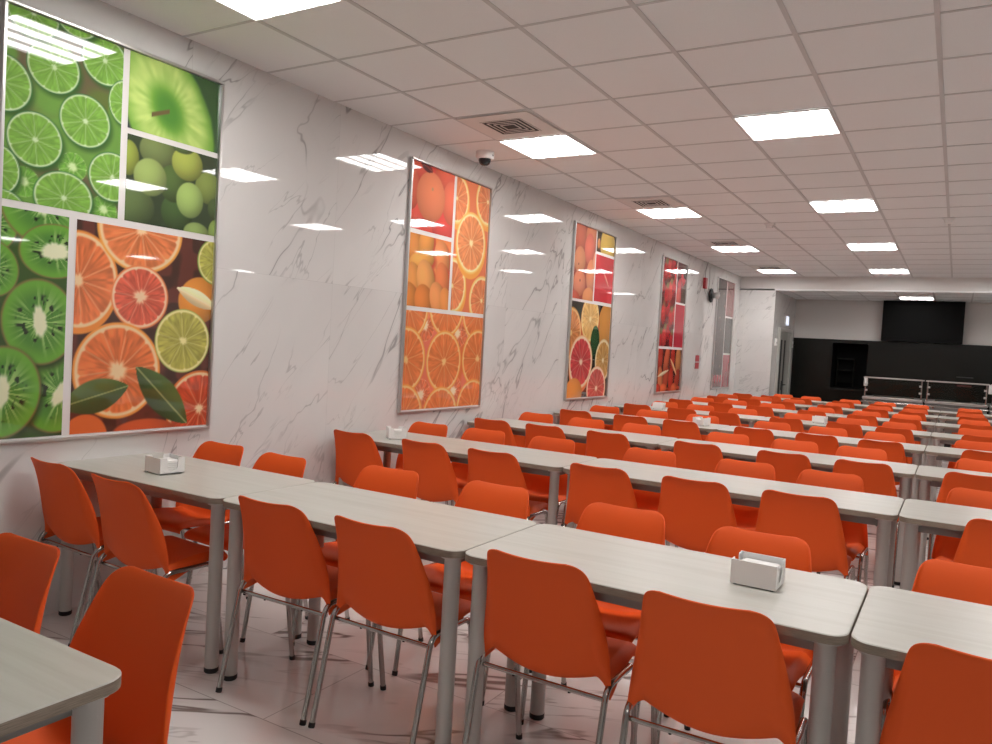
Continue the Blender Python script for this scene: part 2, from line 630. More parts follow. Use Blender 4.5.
vp = thing('ceiling_vent', '', 'vent')
b = MB(); b.box(-.285, .285, -.285, .285, -.005, -.0005, 0, .002); b.build('face_plate', M['ventwhite'], vp)
b = MB(); b.box(-.165, .165, -.165, .165, -.0065, -.0051); b.build('dark_throat', M['ventdark'], vp)
for k, r in enumerate((.165, .130, .095, .060)):
    b = MB()
    w = .010
    for x0, x1, y0, y1 in ((-r, r, -r, -r + w), (-r, r, r - w, r), (-r, -r + w, -r + w, r - w), (r - w, r, -r + w, r - w)):
        b.box(x0, x1, y0, y1, -.0085, -.0066)
    b.build('louvre', M['ventwhite'], vp)
for k, j in enumerate((14, 9, 4, -1)):
    o = vp if k == 0 else copy_tree(vp)
    o.location = (GX - 3.5 * T, GY + (j + .5) * T, CE - .0045)
    tag(o, 'square louvred ceiling vent beside the wall-side light, %s from the far beam' % ORD[k + 1], 'vent', 'square ceiling vents')

for x, y, lb in ((1.766, 9.4, 'small white ceiling detector left of the row of middle lights'),
                 (3.566, 9.4, 'small white ceiling detector right of the row of middle lights')):
    lb = lb.replace('left of the row of middle lights', 'between the two lines of lights').replace(
        'right of the row of middle lights', 'on the bare ceiling away from the marble wall')
    t = thing('ceiling_detector', lb, 'detector', (x, y, CE - .0045), 0.0)
    b = MB(); b.box(-.055, .055, -.03, .03, -.02, 0, 0, .004); b.build('base', M['whiteplastic'], t)
    b = MB(); b.box(-.035, .035, -.028, .028, -.055, -.02, 0, .006); b.build('head', M['whiteplastic'], t)

t = thing('dome_camera', 'white dome security camera on the ceiling above the second poster', 'camera', (0.27, 5.50, CE))
b = MB(); b.lathe([(.078, -.0005), (.078, -.045), (.070, -.058)], n=28); b.build('housing', M['whiteplastic'], t)
b = MB(); b.lathe([(.052, -.056), (.050, -.075), (.042, -.095), (.026, -.108), (.008, -.112)], n=24); b.build('dome', M['darkplastic'], t)
b = MB(); b.box(.060, .0785, -.01, .01, -.038, -.026); b.build('maker_plate', M['rail'], t)

# ------------------------------------------------------------------ wall devices near the last poster
t = thing('fire_alarm', 'red alarm box hanging with a cable loop beside the last poster', 'alarm', (0, 13.0, 2.66))
b = MB(); b.box(.002, .05, -.055, .055, -.09, .09, 0, .008); b.build('body', M['red'], t)
b = MB()
b.tube(fillet([(.02, 0, .09), (.02, .02, .24), (.02, .12, .365)], .08), .006, 8)
b.tube(fillet([(.02, 0, -.09), (.02, .06, -.17), (.02, .22, -.14), (.02, .28, .05), (.02, .24, .30)], .09), .005, 8)
b.build('cable', M['cable'], t)
t = thing('round_speaker', 'round black wall speaker with a grey hub at the left of the last poster', 'speaker', (0.0, 13.42, 2.49))
b = MB(); b.box(.001, .02, -.05, .05, -.05, .05, 0, .002); b.build('mount_plate', M['rail'], t)
b = MB(); b.lathe([(.118, .012), (.124, .018), (.118, .036), (.09, .042), (.045, .044)], n=32, axis='x'); b.build('drum', M['rubber'], t)
b = MB(); b.lathe([(.044, .043), (.046, .09), (.062, .10), (.060, .15), (.03, .165)], n=24, axis='x'); b.build('hub', M['alu'], t)
t = thing('fire_sign', 'small dark red two-part fire sign between the last two posters', 'sign', (0, 12.90, 1.335))
for z in (-.062, .062):
    b = MB(); b.box(.001, .006, -.10, .10, z - .05, z + .05, 0, .001); b.build('plate', M['red'], t)

# ------------------------------------------------------------------ serving line


def serving(x0, x1, label, end_item, first_end=True):
    t = thing('serving_counter', label, 'counter', (x0, 16.4, 0), 0, 'stainless serving counters')
    w = x1 - x0
    b = MB(); b.box(.01, w - .01, .06, .66, .10, .80, 0, .01); b.build('cabinet', M['rail'], t)
    b = MB(); b.box(.02, w - .02, .10, .62, 0, .10); b.build('plinth', M['rubber'], t)
    b = MB(); b.box(0, w, 0, .70, .80, .845, 0, .006); b.build('worktop', M['steel'], t)
    b = MB()
    for y in (-.22, -.15, -.08):
        b.tube([(0, y, .76), (w, y, .76)], .016, 10)
    for x in (.15, w - .15):
        b.box(x - .015, x + .015, -.24, .08, .725, .745)
    b.build('tray_rail', M['chrome'], t)
    for x in (.035, w - .035):
        b = MB(); b.tube([(x, .10, .845), (x, .10, 1.20)], .016, 12)
        p = b.build('post', M['chrome'], t)
        for z in (.95, 1.08):
            b = MB(); s = .04 if x < .1 else -.04
            b.box(min(x, x + s), max(x, x + s), .08, .12, z, z + .035, 0, .004); b.build('clamp', M['alu'], p)
    b = MB(); b.box(.055, w - .055, .096, .104, .875, 1.17); b.build('glass_screen', M['glass'], t)
    b = MB(); b.box(0, w, .02, .30, 1.20, 1.222, 0, .004); b.build('top_shelf', M['steel'], t)
    for x in (.28, w * .5, w - .28):
        b = MB(); b.box(x - .12, x + .12, .2, .56, .8455, .858, 0, .004); b.build('food_well', M['chrome'], t)
    return t


serving(2.215, 3.235, 'stainless serving counter with glass screen, first from the serving hatch', True)
serving(3.262, 4.262, 'stainless serving counter with glass screen, second from the serving hatch', True)
serving(4.290, 5.30, 'stainless serving counter with glass screen at the right picture edge', True)
for x, lb in ((2.255, 'white paper cup dispenser on the counter post nearest the hatch'),
              (4.285, 'white paper cup dispenser on the counter post at the right picture edge')):
    t = thing('cup_dispenser', lb, 'dispenser', (x, 16.45, 1.045))
    b = MB(); b.lathe([(.030, 0), (.036, .01), (.033, .15), (.026, .165)], n=20); b.build('cup_stack', M['paper'], t)
    b = MB(); b.box(-.012, .012, .030, .0335, .03, .13); b.build('bracket', M['alu'], t)
# dark machine against the back wall
t = thing('kitchen_machine', 'dark boxy kitchen machine against the black wall with a dim red strip', 'machine', (3.88, YB - .25, 0))
b = MB(); b.box(-.13, .13, -.2, .2, .845, 1.30, 0, .008); b.build('body', M['black'], t)
b = MB(); b.box(-.14, .14, -.21, .21, 1.30, 1.315, 0, .003); b.build('lid', M['ventdark'], t)
b = MB(); b.box(-.12, .12, -.204, -.2005, 1.13, 1.165); b.build('red_strip', M['darkred'], t)
t = thing('back_counter', 'long low black cabinet along the black wall behind the serving line', 'cabinet', (0, 0, 0))
b = MB(); b.box(2.3, 8.5, YB - .55, YB - .025, .08, .80, 0, .006); b.build('body', M['black'], t)
b = MB(); b.box(2.3, 8.5, YB - .58, YB - .022, .805, .84, 0, .004); b.build('worktop', M['rail'], t)
b = MB(); b.box(2.33, 8.47, YB - .5, YB - .05, 0, .08); b.build('plinth', M['rubber'], t)

# ------------------------------------------------------------------ tables
LL = 1.75
TL, TD, TH, TT = 1.18, 0.60, 0.75, 0.026
PITCH = 1.185


def table_proto(TL):
    t = thing('canteen_table', '', 'table')
    # top: rounded rectangle
    r, n = .055, 6
    out = []
    for cx, cy, a0 in ((TL / 2 - r, TD / 2 - r, 0), (-TL / 2 + r, TD / 2 - r, PI / 2), (-TL / 2 + r, -TD / 2 + r, PI), (TL / 2 - r, -TD / 2 + r, 1.5 * PI)):
        for k in range(n + 1):
            a = a0 + PI / 2 * k / n
            out.append((cx + r * math.cos(a), cy + r * math.sin(a)))
    N = len(out)
    b = MB()
    e = .0025
    c = [(x * (1 - e / .6), y * (1 - e / .3)) for x, y in out]
    vs = [(x, y, TH - TT) for x, y in out] + [(x, y, TH - e) for x, y in out] + [(x, y, TH) for x, y in c]
    b.add(vs, [(k, (k + 1) % N, N + (k + 1) % N, N + k) for k in range(N)], 1, True)
    b.add(vs[N:], [(k, (k + 1) % N, N + (k + 1) % N, N + k) for k in range(N)], 0, True)
    b.add(vs[2 * N:], [tuple(range(N))], 0)
    b.add(vs[:N], [tuple(reversed(range(N)))], 1)
    b.build('tabletop', [M['wood'], M['edge']], t)
    b = MB()
    x, y, z0, z1 = TL / 2 - .075, TD / 2 - .075, TH - TT - .045, TH - TT - .001
    b.box(-x, x, -y - .012, -y + .012, z0, z1); b.box(-x, x, y - .012, y + .012, z0, z1)
    b.box(-x - .012, -x + .012, -y, y, z0, z1); b.box(x - .012, x + .012, -y, y, z0, z1)
    b.build('under_frame', M['rail'], t)
    for sx in (-1, 1):
        for sy in (-1, 1):
            px, py = sx * (TL / 2 - .055), sy * (TD / 2 - .058)
            b = MB()
            b.lathe([(.0285, .022), (.0285, TH - TT - .012), (.042, TH - TT - .010), (.042, TH - TT - .001)], (px, py, 0), 20)
            lg = b.build('leg', M['silver'], t)
            b = MB(); b.lathe([(.026, 0), (.0295, .004), (.0295, .022)], (px, py, 0), 20); b.build('foot_pad', M['rubber'], lg)
    return t


ROWY = {1: 2.15, 2: 4.08, 3: 5.76, 4: 7.47, 5: 9.20, 6: 11.0, 7: 12.75, 8: 14.42}
tp = table_proto(TL)
tl = table_proto(LL)
long_used = False
first = True
for k in range(4):
    o = tp if k == 0 else copy_tree(tp)
    o.location = (3.5575 + TL / 2 if k == 3 else 3.5525 - (2 - k) * PITCH - TL / 2, ROWY[1] + TD / 2, 0)
    tag(o, 'short pale wood-grain table, %s from the marble wall in the first full row' % ORD[k + 1], 'table', 'short canteen tables')
for r, y in list(ROWY.items())[1:]:
    for k in range(3):
        o = copy_tree(tl) if long_used else tl
        long_used = True
        o.location = (3.5575 + LL / 2 if k == 2 else 3.5525 - (1 - k) * (LL + .005) - LL / 2, y + TD / 2, 0)
        tag(o, 'long pale wood-grain table, %s from the marble wall in the %s full row' % (ORD[k + 1], ORD[r]), 'table', 'long canteen tables in rows')
o = copy_tree(tp)
o.location = (2.376 - TL / 2, .965 - TD / 2, 0)
tag(o, 'pale wood-grain table cut off at the lower left corner of the photo', 'table', 'short canteen tables')

# ------------------------------------------------------------------ chairs


def chair_shell_mesh():
    # y, z, inner half width, outer half width, crease rise, outer dy, outer dz
    st = [
        (.212, .410, .165, .195, .000, -.004, -.004),
        (.228, .428, .170, .204, .000, -.006, -.008),
        (.221, .448, .174, .212, .003, -.006, -.016),
        (.185, .455, .172, .210, .006, -.002, -.022),
        (.100, .447, .174, .214, .014, .000, -.030),
        (.015, .432, .177, .219, .022, .000, -.040),
        (-.055, .407, .182, .232, .032, .000, -.052),
        (-.100, .397, .182, .235, .050, -.012, -.066),
        (-.130, .413, .182, .236, .050, -.010, -.062),
        (-.142, .462, .179, .233, .030, .022, -.030),
        (-.153, .520, .177, .224, .020, .040, -.008),
        (-.165, .590, .173, .210, .019, .038, .000),
        (-.179, .655, .167, .196, .018, .030, .000),
        (-.195, .715, .163, .184, .018, .018, .000),
        (-.209, .755, .159, .177, .018, .012, .000),
        (-.222, .781, .152, .168, .017, .008, -.001),
        (-.232, .796, .134, .149, .013, .005, -.002),
        (-.236, .801, .108, .121, .008, .003, -.001),
    ]
    pts = [Vector((0, s[0], s[1])) for s in st]
    inner = [-1, -.95, -.5, 0, .5, .95, 1]
    outer_t = [.14, .6, 1.0]
    V, F = [], []
    ncol = len(inner) + 2 * len(outer_t)
    for i, s in enumerate(st):
        a, c = pts[max(i - 1, 0)], pts[min(i + 1, len(pts) - 1)]
        tg = (c - a).normalized()
        nr = Vector((0, tg.z, -tg.y))       # towards the sitter
        if nr.z < 0 and i < 9:
            nr = -nr
        if i < 2:
            nr = Vector((0, .5, .86))
        def inn(q):
            p = pts[i] + nr * (s[4] * abs(q) ** 2)
            return Vector((q * s[2], p.y, p.z))
        def out(sg, t):
            e = inn(sg)
            k = math.sin(t * PI / 2)
            return Vector((sg * (s[2] + (s[3] - s[2]) * k), e.y + s[5] * (1 - math.cos(t * PI / 2)), e.z + s[6] * (1 - math.cos(t * PI / 2))))
        row = [out(-1, t) for t in reversed(outer_t)] + [inn(q) for q in inner] + [out(1, t) for t in outer_t]
        V += row
    for i in range(len(st) - 1):
        for k in range(ncol - 1):
            F.append((i * ncol + k, i * ncol + k + 1, (i + 1) * ncol + k + 1, (i + 1) * ncol + k))
    me = bpy.data.meshes.new('seat_shell')
    me.from_pydata([v[:] for v in V], [], F)
    me.materials.append(M['orange'])
    for p in me.polygons:
        p.use_smooth = True
    o = bpy.data.objects.new('tmp_shell', me)
    COL.objects.link(o)
    md = o.modifiers.new('sub', 'SUBSURF'); md.levels = 1; md.render_levels = 1
    md = o.modifiers.new('sol', 'SOLIDIFY'); md.thickness = .0065; md.offset = 0
    md = o.modifiers.new('sub2', 'SUBSURF'); md.levels = 1; md.render_levels = 1
    dg = bpy.context.evaluated_depsgraph_get()
    res = bpy.data.meshes.new_from_object(o.evaluated_get(dg))
    bpy.data.objects.remove(o)
    res.name = 'seat_shell'
    return res


def chair_proto():
    t = thing('stacking_chair', '', 'chair')
    link('seat_shell', chair_shell_mesh(), t)
    R, n = .0105, 10
    for sx in (-1, 1):
        x = sx * .2265
        top_r, top_f = (x, -.112, .424), (x, .132, .424)
        foot_r, foot_f = (x * .995, -.205, .012), (x * .98, .195, .012)
        ptr = fillet([foot_r, top_r, (x, -.02, .424)], .055)
        ptf = fillet([foot_f, top_f, (x, .03, .424)], .055)
        b = MB(); b.tube(ptr, R, n); lr = b.build('leg', M['chrome'], t)
        b = MB(); b.tube(ptf, R, n); lf = b.build('leg', M['chrome'], t)
        b = MB(); b.tube([(x, -.021, .424), (x, .031, .424)], R, n); b.build('side_rail', M['chrome'], t)
        for lg, ft, tp_ in ((lr, foot_r, top_r), (lf, foot_f, top_f)):
            d_ = (Vector(tp_) - Vector(ft)).normalized()
            b = MB(); b.tube([Vector(ft) - d_ * .0125, Vector(ft) + d_ * .006], .0122, n); b.build('foot_cap', M['rubber'], lg)
    for y, z, ye in ((-.104, .381, -.104), (.124, .411, .124)):
        b = MB(); b.tube([(-.224, ye, z), (-.19, ye, z), (-.13, y, z), (.13, y, z), (.19, ye, z), (.224, ye, z)], .008, n)
        cb = b.build('crossbar', M['chrome'], t)
        b = MB()
        for x in (-.10, .10):
            b.tube([(x, y, z - .0105), (x, y, z + .006)], .005, 8)
        b.build('screw', M['rubber'], cb)
    return t


CH = {  # (row): front x, back x   (front = near side, backrest towards the camera)
    2: ([.28, .86, 1.37, 2.07, 2.61, 3.13, 4.0], [.27, .77, 1.33, 2.04, 2.66, 3.15, 3.93]),
    3: ([.36, .86, 1.42, 2.14, 2.74, 3.25, 3.90], [.32, .85, 1.38, 2.13, 2.66, 3.16, 3.96]),
    4: ([.35, .95, 1.47, 2.16, 2.71, 3.22, 4.0], [.32, .88, 1.43, 2.16, 2.69, 3.19, 3.95]),
    5: ([.39, .94, 1.45, 2.13, 2.73, 3.22, 4.0], [.43, .92, 1.46, 2.13, 2.73, 3.22, 3.98]),
    6: ([.37, .94, 1.46, 2.13, 2.74, 3.23, 4.0], [.43, .92, 1.46, 2.13, 2.72, 3.2, 3.98]),
    7: ([.44, .93, 1.45, 2.13, 2.75, 3.23, 3.98, 4.47], [.36, .94, 1.46, 2.13, 2.73, 3.23, 3.97, 4.46]),
    8: ([.44, .93, 1.44, 2.12, 2.70, 3.2, 3.97, 4.46], [.98, 1.47, 2.13, 2.70, 3.2, 3.98, 4.47]),
}
OFF = .222
cp = chair_proto()
used = [False]


def place_chair(x, y, rz, label, far):
    if not used[0]:
        o = cp
        used[0] = True
    else:
        o = copy_tree(cp, None, ('foot_cap', 'screw') if far else ())
    o.location = (x, y, 0)
    o.rotation_euler = (0, 0, rz)
    tag(o, label, 'chair', 'orange stacking chairs at the tables')
    return o


def front_label(k, r):
    return 'orange chair seen from behind, %s from the marble wall at the %s full table row' % (ORD[k], ORD[r])


def back_label(k, r):
    return 'orange chair facing the camera behind the %s full table row, %s from the marble wall' % (ORD[r], ORD[k])


FR1 = [(.242, 1.99), (.78, 1.95), (1.525, 2.09), (2.022, 2.095), (2.672, 2.09), (3.215, 2.03), (3.868, 2.08)]
BK1 = [(.262, 2.97), (.765, 2.93), (1.40, 3.04), (1.98, 3.07), (2.62, 3.03), (3.168, 2.98), (3.855, 3.01)]
for k, (x, y) in enumerate(FR1):
    place_chair(x, y + OFF, math.radians((-2, -2, 1, -1, 0, 1, 0)[k]), front_label(k + 1, 1), False)
for k, (x, y) in enumerate(BK1):
    place_chair(x, y - OFF, PI + math.radians((1, -2, 2, -1, 1, 0, 0)[k]), back_label(k + 1, 1), False)
for r in range(2, 9):
    y = ROWY[r]
    fx, bx = CH[r]
    for k, x in enumerate(fx):
        place_chair(x, y - .085 + OFF + random.uniform(-.012, .012), math.radians(random.uniform(-2, 2)), front_label(k + 1, r), r > 3)
    for k, x in enumerate(bx):
        place_chair(x, y + .87 - OFF + random.uniform(-.02, .02), PI + math.radians(random.uniform(-2, 2)), back_label(k + 1, r), r > 3)
place_chair(1.49, 1.245 - OFF, PI + .02, 'orange chair cut by the left picture edge beside the lower left table', False)
place_chair(2.025, 1.268 - OFF, PI - .03, 'large orange chair tucked behind the corner of the lower left table', False)

# ------------------------------------------------------------------ napkin holders


def holder_proto():
    t = thing('napkin_holder', '', 'napkin holder')
    w, dd, h, th = .068, .062, .078, .003
    b = MB()
    b.box(-w, w, -dd, dd, .004, .008)
    b.box(-w, w, -dd, -dd + th, .004, h, 0, .001); b.box(-w, w, dd - th, dd, .004, h, 0, .001)
    for s in (-1, 1):
        x0, x1 = (w - th, w) if s > 0 else (-w, -w + th)
        # U-notched end wall
        out = [(-dd, .004), (dd, .004), (dd, h), (.030, h), (.027, h - .006)]
        for k in range(9):
            a = -PI * k / 8
            out.append((.026 * math.cos(a), .040 + .024 * math.sin(a) * 1.0))
        out += [(-.027, h - .006), (-.030, h), (-dd, h)]
        N = len(out)
        vs = [(x0, y, z) for y, z in out] + [(x1, y, z) for y, z in out]
        b.add(vs, [tuple(range(N)), tuple(reversed(range(N, 2 * N)))] + [(k, N + k, N + (k + 1) % N, (k + 1) % N) for k in range(N)])
    me = b.build('holder', M['whiteplastic'], t)
    b = MB()
    for k in range(5):
        z = .009 + k * .0095
        b.box(-w + .008 + .001 * (k % 2), w - .008, -dd + .006, dd - .007 - .001 * (k % 3), z, z + .0088, 0, .002)
    b.box(-.05, .052, -.02, .05, .057, .0605, 0, .001)
    b.build('napkin_stack', M['paper'], t)
    for x in (-.055, .055):
        for y in (-.05, .05):
            b = MB(); b.lathe([(.006, 0), (.007, .0045)], (x, y, 0), 10); b.build('foot', M['rubber'], t)
    return t


hp = holder_proto()
for k, (x, y, rz, lb) in enumerate([
        (3.258, 2.492, -.02, 'white napkin holder near the table end in the first full row'),
        (.545, 2.375, -.12, 'white napkin holder by the marble wall on the first full row'),
        (.405, 4.325, -.75, 'white napkin holder by the marble wall on the second full row'),
        (1.58, 7.76, 1.35, 'white napkin holder with notch towards camera on the fourth full row'),
        (.56, 9.45, .1, 'white napkin holder by the marble wall on the fifth full row'),
        (2.43, 9.58, -.15, 'white napkin holder past the middle of the fifth full row')]):
    o = hp if k == 0 else copy_tree(hp)
    o.location = (x, y, TH)
    o.rotation_euler = (0, 0, rz)
    tag(o, lb, 'napkin holder', 'napkin holders on the tables')

# ------------------------------------------------------------------ fruit posters


def sm(e0, e1, x):
    t = np.clip((x - e0) / (e1 - e0), 0, 1)
    return t * t * (3 - 2 * t)


LAT = rng.rand(128, 128)


def vn(u, v):
    iu, iv = np.floor(u).astype(int), np.floor(v).astype(int)
    fu, fv = u - iu, v - iv
    fu, fv = fu * fu * (3 - 2 * fu), fv * fv * (3 - 2 * fv)
    g = lambda a, c: LAT[a % 128, c % 128]
    return (g(iu, iv) * (1 - fu) + g(iu + 1, iv) * fu) * (1 - fv) + (g(iu, iv + 1) * (1 - fu) + g(iu + 1, iv + 1) * fu) * fv


class Art:
    """a printed picture: colours (sRGB 0-255) on a grid of points of the sheet"""

    def __init__(s, y0, y1, z0, z1, step, bg):
        s.ny, s.nz = max(2, int((y1 - y0) / step)), max(2, int((z1 - z0) / step))
        s.y0, s.y1, s.z0, s.z1, s.px = y0, y1, z0, z1, step
        s.Y, s.Z = np.meshgrid(np.linspace(y0, y1, s.ny), np.linspace(z0, z1, s.nz))
        s.C = np.zeros(s.Y.shape + (3,)) + np.array(bg, float)

    def blend(s, m, col):
        col = np.asarray(col, float)
        s.C = s.C * (1 - m[..., None]) + col * m[..., None]

    def blot(s, c2, sc, lo=.45, hi=.65, seed=0):
        s.blend(sm(lo, hi, vn(s.Y * sc + seed, s.Z * sc + seed * 1.7)), c2)

    def loc(s, cy, cz, rot, ax):
        dy, dz = s.Y - cy, s.Z - cz
        c, n = math.cos(rot), math.sin(rot)
        return (dy * c + dz * n) / ax, -dy * n + dz * c

    def disc(s, cy, cz, r, col, rot=0, ax=1, soft=None):
        u, v = s.loc(cy, cz, rot, ax)
        rho = np.sqrt(u * u + v * v) / r
        e = (soft or s.px) / r
        s.blend(sm(1 + e, 1 - e, rho), col)

    def citrus(s, cy, cz, r, flesh, rind, pith, n=10, rot=0., ax=1., dark=.82, core=.09, rindw=.05, pithw=.06, drop=None, crot=0.):
        if drop is not None:
            s.disc(cy + drop[0], cz + drop[1], r, rind, crot, ax)
        u, v = s.loc(cy, cz, crot, ax)
        rho = np.sqrt(u * u + v * v) / r
        th = np.arctan2(v, u) + rot
        e = max(.02, .8 * s.px / r)
        flesh, pith = np.array(flesh, float), np.array(pith, float)
        col = np.zeros(s.C.shape) + flesh
        fib = vn(th * 14 + 40, rho * 5 + 9)
        col *= (dark + (1 - dark) * 1.6 * fib * (.5 + .7 * rho))[..., None]
        a = np.abs(((th * n / (2 * PI)) % 1) - .5)
        edge = (0.5 - a) * 2 * PI / n * rho          # distance to the membrane in radii
        wm = max(.016, .55 * s.px / r)
        mem = sm(wm * 1.7, wm * .3, edge) * .38 * sm(1.0, .15, rho * .6)
        seg = sm(1 - rindw - pithw - .035, 1 - rindw - pithw + .02, rho + .05 * np.clip(.06 - edge, 0, .06) / .06 * rho)
        col = col * (1 - mem[..., None]) + pith * mem[..., None]
        star = core * (1 + .8 * (vn(th * 3 + 5, th * 0 + r * 91) - .5) + .5 * np.abs(np.sin(th * n / 2)))
        cm = np.maximum(sm(star * 1.35, star * .6, rho), seg)
        col = col * (1 - cm[..., None]) + pith * cm[..., None]
        rm = sm(1 - rindw - e, 1 - rindw + e, rho)
        col = col * (1 - rm[..., None]) + np.array(rind, float) * rm[..., None]
        m = sm(1 + e, 1 - e, rho)
        s.C = s.C * (1 - m[..., None]) + col * m[..., None]

    def kiwi(s, cy, cz, rz, ax, rot=0., core_r=.34, core_ax=.5):
        u, v = s.loc(cy, cz, rot, ax)
        rho = np.sqrt(u * u + v * v) / rz
        th = np.arctan2(v, u)
        rc = np.sqrt((u / core_ax) ** 2 + v * v) / rz / core_r
        col = np.zeros(s.C.shape) + np.array((96, 158, 44.))
        ray = vn(th * 13 + 70, rho * 1.5)
        g = sm(.95, .45, rho)
        col = col * (1 - g[..., None]) + np.array((70, 126, 42.)) * g[..., None]
        rr = sm(.4, .75, ray) * sm(.97, .3, rho)
        col = col * (1 - .75 * rr[..., None]) + np.array((172, 208, 118.)) * .75 * rr[..., None]
        seeds = sm(.62, .74, vn(th * 6.5 + 20, rho * 9 + 4)) * sm(.34, .42, rho) * sm(.68, .56, rho)
        col = col * (1 - .9 * seeds[..., None]) + np.array((22, 34, 16.)) * .9 * seeds[..., None]
        c = sm(1.25, .8, rc + .25 * (vn(th * 5, th * 0) - .5))
        col = col * (1 - c[..., None]) + np.array((214, 216, 178.)) * c[..., None]
        e = .03
        rim = sm(.955 - e, .955 + e, rho)
        col = col * (1 - rim[..., None]) + np.array((118, 104, 52.)) * rim[..., None]
        m = sm(1 + e, 1 - e, rho)
        s.C = s.C * (1 - m[..., None]) + col * m[..., None]

    def ball(s, cy, cz, ry, rz, col, lo=.5, spot=None, rot=0., hy=-.3, hz=.35, speck=0.):
        u, v = s.loc(cy, cz, rot, ry / rz)
        u, v = u / rz, v / rz
        rho = np.sqrt(u * u + v * v)
        k = 1 - np.clip(((u - hy) ** 2 + (v - hz) ** 2) / 2.2, 0, 1)
        cc = np.array(col, float) * (lo + (1 - lo) * k)[..., None] * (1 + speck * (vn(s.Y * 60, s.Z * 60) - .5))[..., None]
        e = max(.02, s.px / rz)
        m = sm(1 + e, 1 - e, rho)
        s.C = s.C * (1 - m[..., None]) + cc * m[..., None]
        if spot is not None:
            s.disc(cy + spot[0], cz + spot[1], spot[2], spot[3])

    def leaf(s, a, b2, w, col, vein):
        a, b2 = np.array(a), np.array(b2)
        d = b2 - a
        L = np.hypot(*d)
        d = d / L
        t = ((s.Y - a[0]) * d[0] + (s.Z - a[1]) * d[1]) / L
        q = -(s.Y - a[0]) * d[1] + (s.Z - a[1]) * d[0]
        hw = w * np.sin(np.clip(t, 0, 1) * PI) ** .8
        m = sm(1.06, .94, np.abs(q) / np.maximum(hw, 1e-4)) * (t > 0) * (t < 1)
        cc = np.array(col, float) * (.8 + .4 * sm(-w, w, q))[..., None]
        s.C = s.C * (1 - m[..., None]) + cc * m[..., None]
        s.blend(m * sm(.006, .002, np.abs(q)), vein)

    def build(s, parent, x, gain):
        ny, nz = s.ny, s.nz
        V = np.zeros((nz, ny, 3)); V[..., 0] = x; V[..., 1] = s.Y; V[..., 2] = s.Z
        V[..., :] -= np.array(parent.location)
        idx = np.arange(ny * nz).reshape(nz, ny)
        F = np.stack([idx[:-1, :-1], idx[:-1, 1:], idx[1:, 1:], idx[1:, :-1]], -1).reshape(-1, 4)
        me = bpy.data.meshes.new('print')
        me.vertices.add(ny * nz); me.vertices.foreach_set('co', V.reshape(-1))
        me.loops.add(F.size); me.loops.foreach_set('vertex_index', F.reshape(-1).astype(np.int32))
        me.polygons.add(len(F))
        me.polygons.foreach_set('loop_start', np.arange(0, F.size, 4, dtype=np.int32))
        me.polygons.foreach_set('loop_total', np.full(len(F), 4, dtype=np.int32))
        me.update(calc_edges=True)
        at = me.color_attributes.new('ink', 'FLOAT_COLOR', 'POINT')
        L = s.C @ np.array((.3, .59, .11))
        c = s.C * .9 + L[..., None] * .1
        c = np.clip(lin(np.clip(c, 0, 255)) * gain + .012, 0, .9).reshape(-1, 3)
        at.data.foreach_set('color', np.c_[c, np.ones(len(c))].astype(np.float32).reshape(-1))
        me.materials.append(M['print'])
        return link('print', me, parent)


PZ0, PZ1 = 0.861, 2.859


def poster(k, label):
    y0 = 1.85 + 2.994 * k
    t = thing('fruit_poster', label, 'poster', (0, y0 + .6, PZ0), 0, 'framed fruit posters on the marble wall')
    b = MB(); b.box(.002, .012, -.59, .59, .01, 1.988); b.build('backing_board', M['board'], t)
    b = MB()
    w, h, dpt = .6, PZ1 - PZ0, .030
    f = .017
    for y0_, y1_, z0_, z1_ in ((-w, w, 0, f), (-w, w, h - f, h), (-w, -w + f, f, h - f), (w - f, w, f, h - f)):
        b.box(.001, dpt, y0_, y1_, z0_, z1_, 0, .004)
    b.build('frame', M['alu'], t)
    return t


XP = .0135
GAIN = 1.22
# ---- first poster: limes, apple, grapes, kiwi, citrus
t = poster(0, 'framed fruit poster with limes, kiwi and green apple, nearest the camera')
st = .0048
a = Art(1.868, 2.433, 1.977, 2.841, st, (86, 104, 40))
a.blot((96, 86, 58), 6, .35, .55, 3); a.blot((92, 142, 50), 7, .55, .7, 8)
for cy, cz, r in ((2.16, 2.29, .11), (2.07, 2.47, .10), (2.30, 2.27, .09), (1.95, 2.03, .10)):
    a.disc(cy, cz, r, (98, 148, 54), soft=.06)
for cy, cz in ((2.19, 2.185), (1.965, 2.07), (2.355, 2.01)):
    a.citrus(cy, cz, .07, (104, 166, 54), (98, 158, 50), (190, 214, 150), 9, core=.22, rindw=.0, pithw=.01)
lime, lr, lpi = (114, 168, 58), (40, 104, 44), (186, 208, 160)
for n_, (cy, cz, r, ax) in enumerate(((1.862, 2.491, .128, 1), (2.085, 2.628, .122, 1.04), (2.335, 2.742, .122, 1), (2.01, 2.272, .127, 1.02),
                           (2.246, 2.42, .128, 1.02), (2.153, 2.03, .126, 1.16), (2.395, 2.18, .124, 1.02), (2.452, 2.565, .115, .8),
                           (1.845, 2.10, .115, .9), (1.985, 2.84, .115, 1.05), (1.87, 1.93, .09, 1.2), (2.19, 2.90, .10, 1.1))):
    a.disc(cy + .012, cz - .016, r, (52, 92, 34), 0, ax, .02)
    a.citrus(cy, cz, r, lime, lr, lpi, 10, n_ * .7, ax, .86, .07, .035, .05)
a.build(t, XP, GAIN)
a = Art(2.468, 3.034, 2.45, 2.841, st, (38, 74, 36))
u = (a.Y - 2.70) * .82 + (a.Z - 2.60) * .57; v = -(a.Y - 2.70) * .57 + (a.Z - 2.60) * .82
rr = np.sqrt((u / .27) ** 2 + (v / .40) ** 2)
ang = np.arctan2(v, u)
